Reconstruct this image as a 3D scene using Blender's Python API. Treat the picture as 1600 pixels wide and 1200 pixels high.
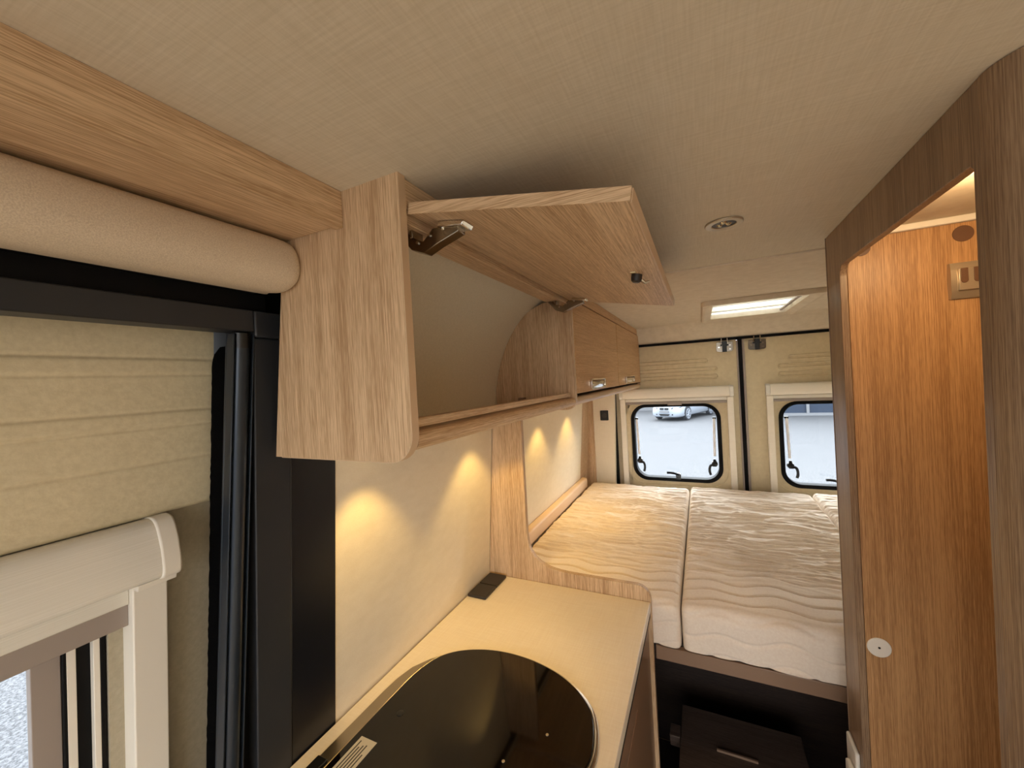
import bpy, bmesh, math, random
from mathutils import Vector, Matrix, noise
random.seed(7)
for o in list(bpy.data.objects): bpy.data.objects.remove(o)
COL = bpy.context.scene.collection
H = 1.6                      # eye height above the van floor; the z values below are measured from eye height

# ------------------------------------------------------------------ camera
R_ = [(0.9011, 0.4291, -0.0553), (0.0466, 0.0307, 0.9984), (-0.4312, 0.9028, -0.0076)]
def _cam():
    f = 618.0
    vy = Vector((294, -21, f)); vx = -Vector((-1296, 67, f))
    Y = vy.normalized(); X = (vx - vx.dot(Y) * Y).normalized(); Z = X.cross(Y)
    if Z[1] > 0: Z = -Z
    right = Vector((X[0], Y[0], Z[0])); down = Vector((X[1], Y[1], Z[1])); fwd = Vector((X[2], Y[2], Z[2]))
    m = Matrix((( right[0], -down[0], -fwd[0], 0), (right[1], -down[1], -fwd[1], 0), (right[2], -down[2], -fwd[2], H), (0, 0, 0, 1)))
    cd = bpy.data.cameras.new('camera'); cd.sensor_width = 36; cd.lens = 36 * f / 1600; cd.clip_start = 0.01; cd.clip_end = 300
    c = bpy.data.objects.new('camera', cd); c.matrix_world = m; COL.objects.link(c)
    bpy.context.scene.camera = c
_cam()
# ------------------------------------------------------------------ world, exposure
vs = bpy.context.scene.view_settings
vs.view_transform = 'Standard'; vs.look = 'None'; vs.gamma = 1.0; vs.use_curve_mapping = False
vs.exposure = 0.32
W = bpy.data.worlds.new('overcast_sky'); bpy.context.scene.world = W; W.use_nodes = True
bg = W.node_tree.nodes['Background']
wt = W.node_tree; tc = wt.nodes.new('ShaderNodeTexCoord'); sp = wt.nodes.new('ShaderNodeSeparateXYZ'); rp = wt.nodes.new('ShaderNodeValToRGB')
wt.links.new(tc.outputs['Generated'], sp.inputs[0]); wt.links.new(sp.outputs['Z'], rp.inputs[0]); wt.links.new(rp.outputs[0], bg.inputs[0])
rp.color_ramp.elements[0].position = 0.0; rp.color_ramp.elements[0].color = (0.97, 0.985, 1.0, 1)
rp.color_ramp.elements[1].position = 0.7; rp.color_ramp.elements[1].color = (0.96, 0.98, 1.0, 1)
# sky strength raised, as added light for the bed, on the side the rear windows face
mr = wt.nodes.new('ShaderNodeMapRange'); mr.interpolation_type = 'SMOOTHSTEP'
for i_, v_ in ((1, -0.2), (2, 0.9), (3, 4.4), (4, 11.0)): mr.inputs[i_].default_value = v_
wt.links.new(sp.outputs['Y'], mr.inputs[0]); wt.links.new(mr.outputs[0], bg.inputs[1])

# ------------------------------------------------------------------ materials
def S(r, g, b):
    f = lambda c: (c / 255 / 12.92) if c / 255 <= 0.04045 else ((c / 255 + 0.055) / 1.055) ** 2.4
    return (f(r), f(g), f(b), 1)
def base_mat(name, col, rough=0.5, metal=0.0, spec=0.5):
    m = bpy.data.materials.new(name); m.use_nodes = True
    b = m.node_tree.nodes['Principled BSDF']
    b.inputs['Base Color'].default_value = col; b.inputs['Roughness'].default_value = rough
    b.inputs['Metallic'].default_value = metal; b.inputs['Specular IOR Level'].default_value = spec
    return m
def noisy(name, c1, c2, scale=(20, 20, 20), nscale=1.0, rough=0.6, bump=0.1, dist=0.002, detail=6, lo=0.35, hi=0.65, metal=0.0, spec=0.4):
    """colour and relief from one stretched noise"""
    m = base_mat(name, c1, rough, metal, spec); nt = m.node_tree; b = nt.nodes['Principled BSDF']
    tc = nt.nodes.new('ShaderNodeTexCoord'); mp = nt.nodes.new('ShaderNodeMapping'); mp.inputs['Scale'].default_value = scale
    n = nt.nodes.new('ShaderNodeTexNoise'); n.inputs['Scale'].default_value = nscale; n.inputs['Detail'].default_value = detail; n.inputs['Roughness'].default_value = 0.6
    r = nt.nodes.new('ShaderNodeValToRGB'); r.color_ramp.elements[0].position = lo; r.color_ramp.elements[1].position = hi
    r.color_ramp.elements[0].color = c1; r.color_ramp.elements[1].color = c2
    nt.links.new(tc.outputs['Object'], mp.inputs[0]); nt.links.new(mp.outputs[0], n.inputs[0]); nt.links.new(n.outputs['Fac'], r.inputs[0])
    nt.links.new(r.outputs[0], b.inputs['Base Color'])
    if bump:
        bp = nt.nodes.new('ShaderNodeBump'); bp.inputs['Strength'].default_value = bump; bp.inputs['Distance'].default_value = dist
        nt.links.new(n.outputs['Fac'], bp.inputs['Height']); nt.links.new(bp.outputs[0], b.inputs['Normal'])
    return m
def wood(name, light, dark, axis, fine=420, rough=0.42, bump=0.25):
    """oak foil: broad tone bands, fine streaks and short pores that run along one axis"""
    m = base_mat(name, light, rough, 0, 0.35); nt = m.node_tree; b = nt.nodes['Principled BSDF']
    tc = nt.nodes.new('ShaderNodeTexCoord')
    def nz(along, across, detail, dist=0.0):
        mp = nt.nodes.new('ShaderNodeMapping'); s = [across] * 3; s[axis] = along; mp.inputs['Scale'].default_value = s
        n = nt.nodes.new('ShaderNodeTexNoise'); n.inputs['Scale'].default_value = 1; n.inputs['Detail'].default_value = detail
        n.inputs['Distortion'].default_value = dist
        nt.links.new(tc.outputs['Object'], mp.inputs[0]); nt.links.new(mp.outputs[0], n.inputs[0]); return n
    a = nz(1.2, 30, 4, 0.2); c = nz(7, fine * 1.5, 4, 0.0); p = nz(40, fine * 2.2, 2)
    def mul(x, k, y=None):
        q = nt.nodes.new('ShaderNodeMath'); q.operation = 'MULTIPLY_ADD'; nt.links.new(x, q.inputs[0]); q.inputs[1].default_value = k
        if y is None: q.inputs[2].default_value = 0
        else: nt.links.new(y, q.inputs[2])
        return q.outputs[0]
    t = mul(a.outputs['Fac'], 0.3); t = mul(c.outputs['Fac'], 0.62, t); t = mul(p.outputs['Fac'], 0.38, t)
    r = nt.nodes.new('ShaderNodeValToRGB'); e = r.color_ramp.elements
    e[0].position = 0.54; e[0].color = dark; e[1].position = 0.76; e[1].color = light
    nt.links.new(t, r.inputs[0]); nt.links.new(r.outputs[0], b.inputs['Base Color'])
    bp = nt.nodes.new('ShaderNodeBump'); bp.inputs['Strength'].default_value = bump; bp.inputs['Distance'].default_value = 0.0006
    nt.links.new(c.outputs['Fac'], bp.inputs['Height']); nt.links.new(bp.outputs[0], b.inputs['Normal'])
    return m
def linen(name, c1, c2, rough=0.75, s=900, bump=0.25):
    """woven foil: two crossed sets of short threads"""
    m = base_mat(name, c1, rough, 0, 0.3); nt = m.node_tree; b = nt.nodes['Principled BSDF']
    tc = nt.nodes.new('ShaderNodeTexCoord'); outs = []
    for sc in ((s, s * 0.045, s * 0.045), (s * 0.05, s * 0.8, s * 0.8)):
        mp = nt.nodes.new('ShaderNodeMapping'); mp.inputs['Scale'].default_value = sc
        mp.inputs['Rotation'].default_value = (0.05, 0.03, 0.12)
        n = nt.nodes.new('ShaderNodeTexNoise'); n.inputs['Scale'].default_value = 0.6; n.inputs['Detail'].default_value = 2
        nt.links.new(tc.outputs['Object'], mp.inputs[0]); nt.links.new(mp.outputs[0], n.inputs[0]); outs.append(n)
    q = nt.nodes.new('ShaderNodeMath'); q.operation = 'ADD'; nt.links.new(outs[0].outputs['Fac'], q.inputs[0]); nt.links.new(outs[1].outputs['Fac'], q.inputs[1])
    r = nt.nodes.new('ShaderNodeValToRGB'); e = r.color_ramp.elements; e[0].position = 0.35; e[1].position = 0.65; e[0].color = c1; e[1].color = c2
    h = nt.nodes.new('ShaderNodeMath'); h.operation = 'MULTIPLY'; h.inputs[1].default_value = 0.5; nt.links.new(q.outputs[0], h.inputs[0])
    nt.links.new(h.outputs[0], r.inputs[0]); nt.links.new(r.outputs[0], b.inputs['Base Color'])
    bp = nt.nodes.new('ShaderNodeBump'); bp.inputs['Strength'].default_value = bump; bp.inputs['Distance'].default_value = 0.0008
    nt.links.new(h.outputs[0], bp.inputs['Height']); nt.links.new(bp.outputs[0], b.inputs['Normal'])
    return m
OAK_L, OAK_D = S(224, 194, 157), S(176, 141, 105)
M = {}
M['oak_y'] = wood('oak_foil_lengthwise', OAK_L, OAK_D, 1)
M['oak_x'] = wood('oak_foil_crosswise', OAK_L, OAK_D, 0)
M['oak_z'] = wood('oak_foil_upright', OAK_L, OAK_D, 2)
M['oak_b'] = wood('warm_oak_foil_lengthwise', S(212, 172, 128), S(186, 142, 98), 1, 260, 0.4, 0.1)
M['oak_r'] = wood('bathroom_oak_foil', S(162, 135, 107), S(122, 97, 75), 2, 420, 0.35)
M['oak_w'] = wood('golden_oak_foil', S(200, 156, 108), S(158, 116, 76), 2, 420, 0.4)
M['edge'] = base_mat('oak_edge_band', S(205, 175, 142), 0.4)
M['ledge'] = base_mat('peach_vinyl', S(232, 200, 164), 0.5)
M['edge_d'] = base_mat('brown_edge_band', S(138, 110, 88), 0.35)
M['dark'] = wood('dark_oak_foil', S(62, 48, 40), S(38, 28, 24), 0, 300, 0.5)
M['wall'] = linen('cream_wall_foil', S(238, 225, 200), S(245, 233, 210))
M['ceil'] = linen('ceiling_foil', S(208, 195, 172), S(219, 207, 186), 0.7, 700, 0.35)
M['ceil2'] = noisy('smooth_ceiling_liner', S(212, 196, 172), S(222, 207, 184), (30, 30, 30), 1, 0.7, 0.05, 0.002)
M['liner'] = noisy('grey_beige_liner', S(226, 216, 194), S(234, 224, 203), (200, 200, 200), 1, 0.8, 0.1, 0.001)
M['vinyl'] = noisy('beige_moulded_vinyl', S(212, 198, 164), S(222, 209, 176), (60, 60, 60), 2, 0.55, 0.35, 0.0015, 8)
M['vinyl_r'] = noisy('beige_door_lining', S(212, 194, 158), S(220, 203, 168), (40, 40, 40), 1, 0.55, 0.05, 0.001)
M['greige'] = noisy('grey_beige_door_recess', S(172, 162, 140), S(182, 172, 150), (120, 120, 120), 1, 0.7, 0.2, 0.001)
M['bolster'] = noisy('woven_beige_upholstery', S(206, 188, 164), S(226, 210, 186), (700, 700, 700), 1, 0.85, 0.3, 0.0006, 2)
M['frame'] = base_mat('anthracite_metal', S(44, 46, 50), 0.45, 0.0, 0.4)
M['bar'] = base_mat('dark_blue_grey_metal', S(42, 50, 60), 0.28, 0.3, 0.5)
M['pillar'] = base_mat('black_pillar_trim', S(20, 23, 30), 0.32, 0, 0.5)
M['black'] = base_mat('black_rubber', S(9, 9, 10), 0.7, 0, 0.2)
M['pile'] = noisy('black_brush_pile', S(4, 4, 5), S(14, 14, 15), (900, 900, 900), 1, 1.0, 1.0, 0.003, 2, spec=0.05)
M['plastic'] = noisy('off_white_ribbed_plastic', S(226, 222, 210), S(236, 232, 222), (900, 3, 900), 1, 0.45, 0.15, 0.0006, 2)
M['plastic_w'] = base_mat('white_plastic', S(236, 230, 218), 0.4)
M['plastic_b'] = noisy('beige_ribbed_plastic', S(242, 231, 212), S(248, 238, 221), (3, 900, 900), 1, 0.45, 0.1, 0.0006, 2)
M['grey_p'] = base_mat('warm_grey_plastic', S(158, 146, 138), 0.5)
M['blackp'] = base_mat('black_plastic', S(14, 15, 16), 0.35)
M['socket'] = base_mat('charcoal_plastic', S(46, 42, 40), 0.45)
M['chrome'] = base_mat('chrome', S(225, 222, 215), 0.12, 1.0)
M['steel'] = base_mat('brushed_steel', S(176, 165, 146), 0.3, 1.0)
M['hinge'] = base_mat('nickel_hinge', S(150, 140, 125), 0.22, 1.0)
M['stay'] = base_mat('white_lacquered_metal', S(246, 248, 255), 0.35)
M['alu'] = base_mat('satin_champagne_metal', S(196, 182, 160), 0.35, 0.7)
M['bglass'] = base_mat('black_glass', S(10, 7, 5), 0.05, 0, 0.5)
M['counter'] = linen('cream_worktop_laminate', S(234, 221, 202), S(240, 229, 212), 0.3, 500, 0.06)
M['brown'] = base_mat('brown_plastic', S(104, 72, 50), 0.5)
M['cloth'] = noisy('cream_quilted_cloth', S(238, 221, 202), S(244, 229, 211), (160, 160, 160), 1, 0.9, 0.25, 0.001, 4, spec=0.15)
M['asphalt'] = noisy('pale_asphalt', S(56, 57, 60), S(98, 99, 102), (12, 12, 12), 4, 0.9, 0.3, 0.01, 10, 0.40, 0.60)
M['car'] = base_mat('silver_car_paint', S(150, 157, 168), 0.25, 0.0, 0.5)
M['tyre'] = base_mat('tyre_rubber', S(46, 48, 54), 0.8)
M['dglass'] = base_mat('tinted_car_glass', S(60, 70, 84), 0.08)
M['bwhite'] = base_mat('white_painted_frame', S(118, 120, 124), 0.5)
M['bblue'] = base_mat('blue_grey_panel', S(34, 48, 68), 0.4)
M['darkbox'] = wood('brown_box_foil', S(104, 86, 74), S(72, 58, 50), 0, 300, 0.5)
M['floor'] = wood('pale_bounce_floor_vinyl', S(206, 188, 164), S(176, 156, 132), 1, 120, 0.5)  # unseen floor, tone made pale to bounce light up to the ceiling
M['hole'] = base_mat('painted_hole_shade', S(20, 16, 14), 0.9)
M['paper'] = base_mat('sticker_paper', S(196, 190, 178), 0.5)
M['ink'] = base_mat('grey_ink', S(60, 58, 55), 0.6)
def glass_mat(name, tint):
    m = bpy.data.materials.new(name); m.use_nodes = True; nt = m.node_tree; nt.nodes.clear()
    o = nt.nodes.new('ShaderNodeOutputMaterial'); mx = nt.nodes.new('ShaderNodeMixShader'); t = nt.nodes.new('ShaderNodeBsdfTransparent'); g = nt.nodes.new('ShaderNodeBsdfGlossy')
    f = nt.nodes.new('ShaderNodeFresnel'); f.inputs[0].default_value = 1.25
    t.inputs[0].default_value = tint; g.inputs['Roughness'].default_value = 0.02
    nt.links.new(f.outputs[0], mx.inputs[0]); nt.links.new(t.outputs[0], mx.inputs[1]); nt.links.new(g.outputs[0], mx.inputs[2]); nt.links.new(mx.outputs[0], o.inputs[0])
    return m
M['glass'] = glass_mat('acrylic_glazing', (0.93, 0.96, 0.98, 1))
def translucent(name, col):
    m = bpy.data.materials.new(name); m.use_nodes = True; nt = m.node_tree; nt.nodes.clear()
    o = nt.nodes.new('ShaderNodeOutputMaterial'); a = nt.nodes.new('ShaderNodeAddShader'); t = nt.nodes.new('ShaderNodeBsdfTranslucent'); d = nt.nodes.new('ShaderNodeBsdfTransparent')
    t.inputs[0].default_value = col; d.inputs[0].default_value = (0.22, 0.21, 0.18, 1)
    nt.links.new(t.outputs[0], a.inputs[0]); nt.links.new(d.outputs[0], a.inputs[1]); nt.links.new(a.outputs[0], o.inputs[0]); return m
M['shade'] = translucent('translucent_hatch_shade', (0.42, 0.40, 0.33, 1))
def emit(name, col, s):
    m = base_mat(name, (1, 1, 1, 1), 0.4); b = m.node_tree.nodes['Principled BSDF']
    b.inputs['Emission Color'].default_value = col; b.inputs['Emission Strength'].default_value = s; return m
M['led'] = emit('lit_led_lens', (1, 0.72, 0.35, 1), 8)

# ------------------------------------------------------------------ builders (points are x, y, z-from-eye-height)
ORG = {}
def V(p): return Vector((p[0], p[1], p[2] + H))
class MB:
    def __init__(s): s.bm = bmesh.new()
    def box(s, x0, x1, y0, y1, z0, z1, lean=None):
        x0, x1 = sorted((x0, x1)); y0, y1 = sorted((y0, y1)); z0, z1 = sorted((z0, z1))
        vs = []
        for z in (z0, z1):
            d = lean(z) if lean else 0
            for x, y in ((x0, y0), (x1, y0), (x1, y1), (x0, y1)): vs.append(s.bm.verts.new(V((x + d, y, z))))
        for f in ((3, 2, 1, 0), (4, 5, 6, 7), (0, 1, 5, 4), (1, 2, 6, 5), (2, 3, 7, 6), (3, 0, 4, 7)): s.bm.faces.new([vs[i] for i in f])
        return s
    def prism(s, pts, axis, a, b):
        """closed outline in the plane normal to axis, extruded a..b"""
        def P(p, t):
            if axis == 'y': return (p[0], t, p[1])
            if axis == 'x': return (t, p[0], p[1])
            return (p[0], p[1], t)
        va = [s.bm.verts.new(V(P(p, a))) for p in pts]; vb = [s.bm.verts.new(V(P(p, b))) for p in pts]
        n = len(pts)
        s.bm.faces.new(va); s.bm.faces.new(list(reversed(vb)))
        for i in range(n): s.bm.faces.new((va[i], vb[i], vb[(i + 1) % n], va[(i + 1) % n]))
        bmesh.ops.recalc_face_normals(s.bm, faces=s.bm.faces[:]); return s
    def ring(s, outer, inner, axis, a, b):
        def P(p, t):
            if axis == 'y': return (p[0], t, p[1])
            if axis == 'x': return (t, p[0], p[1])
            return (p[0], p[1], t)
        n = len(outer); L = [[s.bm.verts.new(V(P(p, t))) for p in q] for q, t in ((outer, a), (outer, b), (inner, b), (inner, a))]
        for k in range(4):
            A, B = L[k], L[(k + 1) % 4]
            for i in range(n): s.bm.faces.new((A[i], A[(i + 1) % n], B[(i + 1) % n], B[i]))
        bmesh.ops.recalc_face_normals(s.bm, faces=s.bm.faces[:]); return s
    def tube(s, pts, r, seg=10, flat=None):
        pts = [V(p) for p in pts]; rings = []
        for i, p in enumerate(pts):
            d = (pts[min(i + 1, len(pts) - 1)] - pts[max(i - 1, 0)]).normalized()
            u = d.cross(Vector((0, 0, 1)));  u = Vector((1, 0, 0)) if u.length < 1e-3 else u.normalized()
            w = d.cross(u).normalized(); rr = r[i] if isinstance(r, (list, tuple)) else r
            rings.append([s.bm.verts.new(p + u * math.cos(2 * math.pi * k / seg) * rr * (flat or 1) + w * math.sin(2 * math.pi * k / seg) * rr) for k in range(seg)])
        for A, B in zip(rings, rings[1:]):
            for k in range(seg): s.bm.faces.new((A[k], A[(k + 1) % seg], B[(k + 1) % seg], B[k]))
        s.bm.faces.new(list(reversed(rings[0]))); s.bm.faces.new(rings[-1])
        bmesh.ops.recalc_face_normals(s.bm, faces=s.bm.faces[:]); return s
    def disc(s, c, axis, r, t, seg=32, r2=None):
        """short cylinder from c along axis by t"""
        k = {'x': 0, 'y': 1, 'z': 2}[axis]; e = list(c); e[k] += t
        r2 = r if r2 is None else r2
        rings = []
        for q, rr in ((c, r), (e, r2)):
            R = []
            for i in range(seg):
                a = 2 * math.pi * i / seg; p = list(q); i1, i2 = [j for j in range(3) if j != k]
                p[i1] += rr * math.cos(a); p[i2] += rr * math.sin(a); R.append(s.bm.verts.new(V(p)))
            rings.append(R)
        for i in range(seg): s.bm.faces.new((rings[0][i], rings[0][(i + 1) % seg], rings[1][(i + 1) % seg], rings[1][i]))
        s.bm.faces.new(rings[0]); s.bm.faces.new(rings[1])
        bmesh.ops.recalc_face_normals(s.bm, faces=s.bm.faces[:]); return s
    def strip(s, prof, axis, ts):
        """open sheet: profile points swept along axis at stations ts"""
        rows = []
        for t in ts:
            rows.append([s.bm.verts.new(V((p[0], t, p[1]) if axis == 'y' else (t, p[0], p[1]))) for p in prof])
        for A, B in zip(rows, rows[1:]):
            for i in range(len(prof) - 1): s.bm.faces.new((A[i], A[i + 1], B[i + 1], B[i]))
        return s
    def shear(s, k):
        for v in s.bm.verts: v.co.y += (v.co.z - H - 0.1) * k
        return s
    def build(s, name, mat, parent=None, bevel=0, seg=2, smooth=False, kind=None, angle=35, origin=None):
        bm = s.bm; me = bpy.data.meshes.new(name)
        if parent is not None: org = ORG[parent.name]
        elif origin: org = V(origin)
        else:
            xs = [v.co for v in bm.verts]
            org = Vector((sum(min(c[i] for c in xs) + max(c[i] for c in xs) for _ in (0,)) / 2 if i < 2 else min(c[2] for c in xs) for i in range(3)))
        for v in bm.verts: v.co -= org
        bm.to_mesh(me); bm.free(); me.materials.append(M[mat] if isinstance(mat, str) else mat)
        o = bpy.data.objects.new(name, me); COL.objects.link(o)
        if parent is not None: o.parent = parent
        else: o.location = org
        ORG[o.name] = org
        if bevel:
            b = o.modifiers.new('bevel', 'BEVEL'); b.width = bevel; b.segments = seg; b.limit_method = 'ANGLE'; b.angle_limit = math.radians(30)
        if smooth or bevel:
            for p in me.polygons: p.use_smooth = True
            try: me.set_sharp_from_angle(angle=math.radians(angle))
            except Exception: pass
        if kind: o['kind'] = kind
        return o
def box(*a, **k): return MB().box(*a, **k)
def thing(name, label, cat, loc, group=None):
    o = bpy.data.objects.new(name, None); COL.objects.link(o); o.location = V(loc); ORG[o.name] = V(loc); o.empty_display_size = 0.05
    o['label'] = label; o['category'] = cat
    if group: o['group'] = group
    return o
def tag(o, label, cat, group=None):
    o['label'] = label; o['category'] = cat
    if group: o['group'] = group
    return o
def setting(name, loc):
    o = bpy.data.objects.new(name, None); COL.objects.link(o); o.location = V(loc); ORG[o.name] = V(loc); o['kind'] = 'structure'; return o
def arc(cx, cz, r, a0, a1, n=8, ry=None):
    ry = r if ry is None else ry
    return [(cx + r * math.cos(math.radians(a0 + (a1 - a0) * i / n)), cz + ry * math.sin(math.radians(a0 + (a1 - a0) * i / n))) for i in range(n + 1)]
def rrect(x0, x1, z0, z1, r, n=8):
    return arc(x1 - r, z1 - r, r, 0, 90, n) + arc(x0 + r, z1 - r, r, 90, 180, n) + arc(x0 + r, z0 + r, r, 180, 270, n) + arc(x1 - r, z0 + r, r, 270, 360, n)
def smooth_pts(pts, n=6, closed=False):
    out = []; m = len(pts)
    rng = range(m) if closed else range(m - 1)
    for i in rng:
        g = (lambda k: pts[k % m]) if closed else (lambda k: pts[max(0, min(m - 1, k))])
        p0, p1, p2, p3 = g(i - 1), g(i), g(i + 1), g(i + 2)
        for k in range(n):
            t = k / n
            out.append(tuple(0.5 * (2 * p1[j] + (p2[j] - p0[j]) * t + (2 * p0[j] - 5 * p1[j] + 4 * p2[j] - p3[j]) * t * t + (3 * p1[j] - p0[j] - 3 * p2[j] + p3[j]) * t ** 3) for j in range(len(p1))))
    if not closed: out.append(tuple(pts[-1]))
    return out
ZC = 0.295
wx = lambda z: -0.675 + 0.082 * z          # inner face of the side wall, leaning in towards the roof
dxz = lambda z: -0.765 + 0.095 * z         # inner face of the sliding door

# ------------------------------------------------------------------ shell
box(-1.0, 1.0, -1.6, 2.8, -1.63, -1.6).build('floor', 'floor', kind='structure')
c = MB()
c.box(-0.75, 1.0, -1.6, 1.262, ZC, ZC + 0.02)
c.build('ceiling', 'ceil', kind='structure')
# rear ceiling panel with the hatch opening
HX0, HX1, HY0, HY1 = 0.06, 0.42, 1.97, 2.50
c = MB(); z0, z1 = ZC - 0.003, ZC + 0.02
c.box(-0.75, HX0, 1.266, 2.72, z0, z1); c.box(HX1, 1.0, 1.266, 2.72, z0, z1)
c.box(HX0, HX1, 1.266, HY0, z0, z1); c.box(HX0, HX1, HY1, 2.72, z0, z1)
c.build('ceiling', 'ceil2', kind='structure')
MB().tube([(-0.36, 1.265, ZC - 0.001), (0.9, 1.265, ZC - 0.001)], 0.0035, 8, ).build('trim_1', 'ceil2', kind='structure', smooth=True)
# header over the rear doors, a shallow padded curve
prof = smooth_pts([(2.60, 0.297), (2.625, 0.288), (2.66, 0.262), (2.70, 0.225), (2.735, 0.198), (2.745, 0.19), (2.78, 0.19)], 5)
m = MB(); n = 40; rows = []
for i in range(n + 1):
    x = -0.75 + 1.75 * i / n; t = min(1, max(0, (x + 0.36) / 0.45)); t = t * t * (3 - 2 * t)
    rows.append([m.bm.verts.new(V((x, y + (1 - t) * 0.075 * max(0, (2.745 - y)) / 0.145, z))) for y, z in prof])
for A, B in zip(rows, rows[1:]):
    for i in range(len(prof) - 1): m.bm.faces.new((A[i], B[i], B[i + 1], A[i + 1]))
m.build('trim_2', 'ceil2', kind='structure', smooth=True, angle=80)
# side walls
def lean_wall(name, y0, y1, z0, z1, mat, thick=0.02, f=wx, **k):
    m = MB(); m.prism([(f(z0), z0), (f(z1), z1), (f(z1) - thick, z1), (f(z0) - thick, z0)], 'y', y0, y1)
    return m.build(name, mat, kind='structure', **k)
lean_wall('wall_left', 0.575, 1.255, -1.6, -0.09, 'wall')
lean_wall('wall_left_rear', 1.275, 2.47, -1.6, -0.09, 'wall')
lean_wall('trim_3', 2.47, 2.645, -1.6, -0.09, 'oak_z', 0.03)
box(-0.755, -0.668, 2.645, 2.66, -1.6, -0.09).build('trim_4', 'oak_z', kind='structure')
o = MB().prism([(-0.80, -1.6), (-0.55, -1.6), (-0.545, -0.75), (-0.525, -0.19), (-0.515, 0.19), (-0.80, 0.19)], 'y', 2.66, 2.70).build('wall_rear', 'wall', kind='structure')
box(0.95, 0.97, -1.6, 2.8, -1.6, ZC).build('wall_right', 'wall', kind='structure')
# outer skin of the side behind door posts and wall, keeps daylight out
MB().prism([(wx(-1.6) - 0.03, -1.6), (wx(ZC) - 0.03, ZC), (-0.9, ZC), (-0.95, -1.6)], 'y', 0.42, 2.66).build('wall_left_outer', 'black', kind='structure')
box(-0.95, -0.60, -1.6, 0.42, 0.171, ZC).build('wall_left_upper', 'black', kind='structure')
box(-1.0, -0.70, -1.6, -0.80, -1.6, 0.18).build('wall_left_front', 'wall', kind='structure')
# curved liner behind the wall cupboards
prof = smooth_pts([(-0.655, -0.10), (-0.648, -0.03), (-0.632, 0.04), (-0.605, 0.11), (-0.565, 0.175), (-0.515, 0.225), (-0.455, 0.262), (-0.39, 0.285), (-0.365, 0.294)], 5)
m = MB(); pts = prof + [(p[0] - 0.008, p[1] + 0.008) for p in reversed(prof)]
m.prism(pts, 'y', 0.446, 2.74).build('wall_left_liner', 'liner', kind='structure', smooth=True, angle=50)

# ------------------------------------------------------------------ sliding door side
lint = MB().box(-0.70, -0.660, -0.80, 0.41, 0.104, 0.140)
fr = thing('fly_screen_frame', 'anthracite metal fly screen frame around the sliding door opening', 'door frame', (-0.68, -0.2, -1.6))
lint.build('top_rail', 'frame', fr, bevel=0.002)
MB().box(-0.70, -0.6585, 0.41, 0.474, 0.096, 0.1395).build('corner_cap', 'frame', fr, bevel=0.003)
MB().box(-0.035, 0.004, 0.41, 0.474, -1.6, 0.095, lean=wx).build('post', 'frame', fr, bevel=0.0025)
b = MB().tube([(wx(-1.58) - 0.006, 0.3955, -1.58), (wx(0.094) - 0.006, 0.3955, 0.094)], 0.0125, 20).shear(0.034).build('pull_bar', 'bar', fr, smooth=True)
MB().tube([(wx(0.078) - 0.006, 0.3955, 0.078), (wx(0.102) - 0.006, 0.3955, 0.102)], 0.0135, 20).build('bar_cap', 'blackp', b, smooth=True)
MB().box(-0.024, 0.005, 0.4085, 0.4105, -1.6, 0.10, lean=wx).box(-0.016, 0.002, 0.3795, 0.3815, -1.6, 0.10, lean=wx).box(-0.020, -0.016, 0.3795, 0.4105, -1.6, 0.10, lean=wx).shear(0.034).build('side_channel', 'bar', fr, bevel=0.0006)
MB().box(-0.035, -0.02, 0.401, 0.41, -1.6, 0.104, lean=wx).build('gap_strip', 'black', fr)  # black strip filling the gap between bar channel and post
# fuzzy seal between door and screen
m = MB(); n = 240
for k, (ya, xa) in enumerate(((0.358, -0.062), (0.368, -0.030))): pass
rows = []
for i in range(n + 1):
    z = -1.55 + (0.085 + 1.55) * i / n; w = 0.0012 * noise.noise(Vector((0, 0, z * 260))) + 0.0008 * noise.noise(Vector((3, 0, z * 700)))
    top = max(0, (z - 0.055) / 0.03); y0 = 0.384 + (z - 0.1) * 0.025 + w + 0.012 * top * top
    rows.append([m.bm.verts.new(V((wx(z) - 0.066, y0, z))), m.bm.verts.new(V((wx(z) - 0.036, y0 + 0.004, z))), m.bm.verts.new(V((wx(z) - 0.031, 0.384 + (z - 0.1) * 0.025 + 0.012, z))), m.bm.verts.new(V((wx(z) - 0.031, 0.409, z))), m.bm.verts.new(V((wx(z) - 0.066, 0.409, z)))])
for A, B in zip(rows, rows[1:]):
    for i in range(5): m.bm.faces.new((A[i], A[(i + 1) % 5], B[(i + 1) % 5], B[i]))
m.bm.faces.new(rows[0]); m.bm.faces.new(list(reversed(rows[-1])))
bmesh.ops.recalc_face_normals(m.bm, faces=m.bm.faces[:])
m.build('brush_seal', 'pile', fr)
MB().box(-0.03, 0.002, 0.4745, 0.5745, -1.6, -0.0, lean=wx).build('trim_5', 'pillar', kind='structure', bevel=0.002)
# black recess above top rail
box(-0.70, -0.675, -0.8, 0.44, 0.14, 0.171).build('trim_6', 'black', kind='structure')
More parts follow.
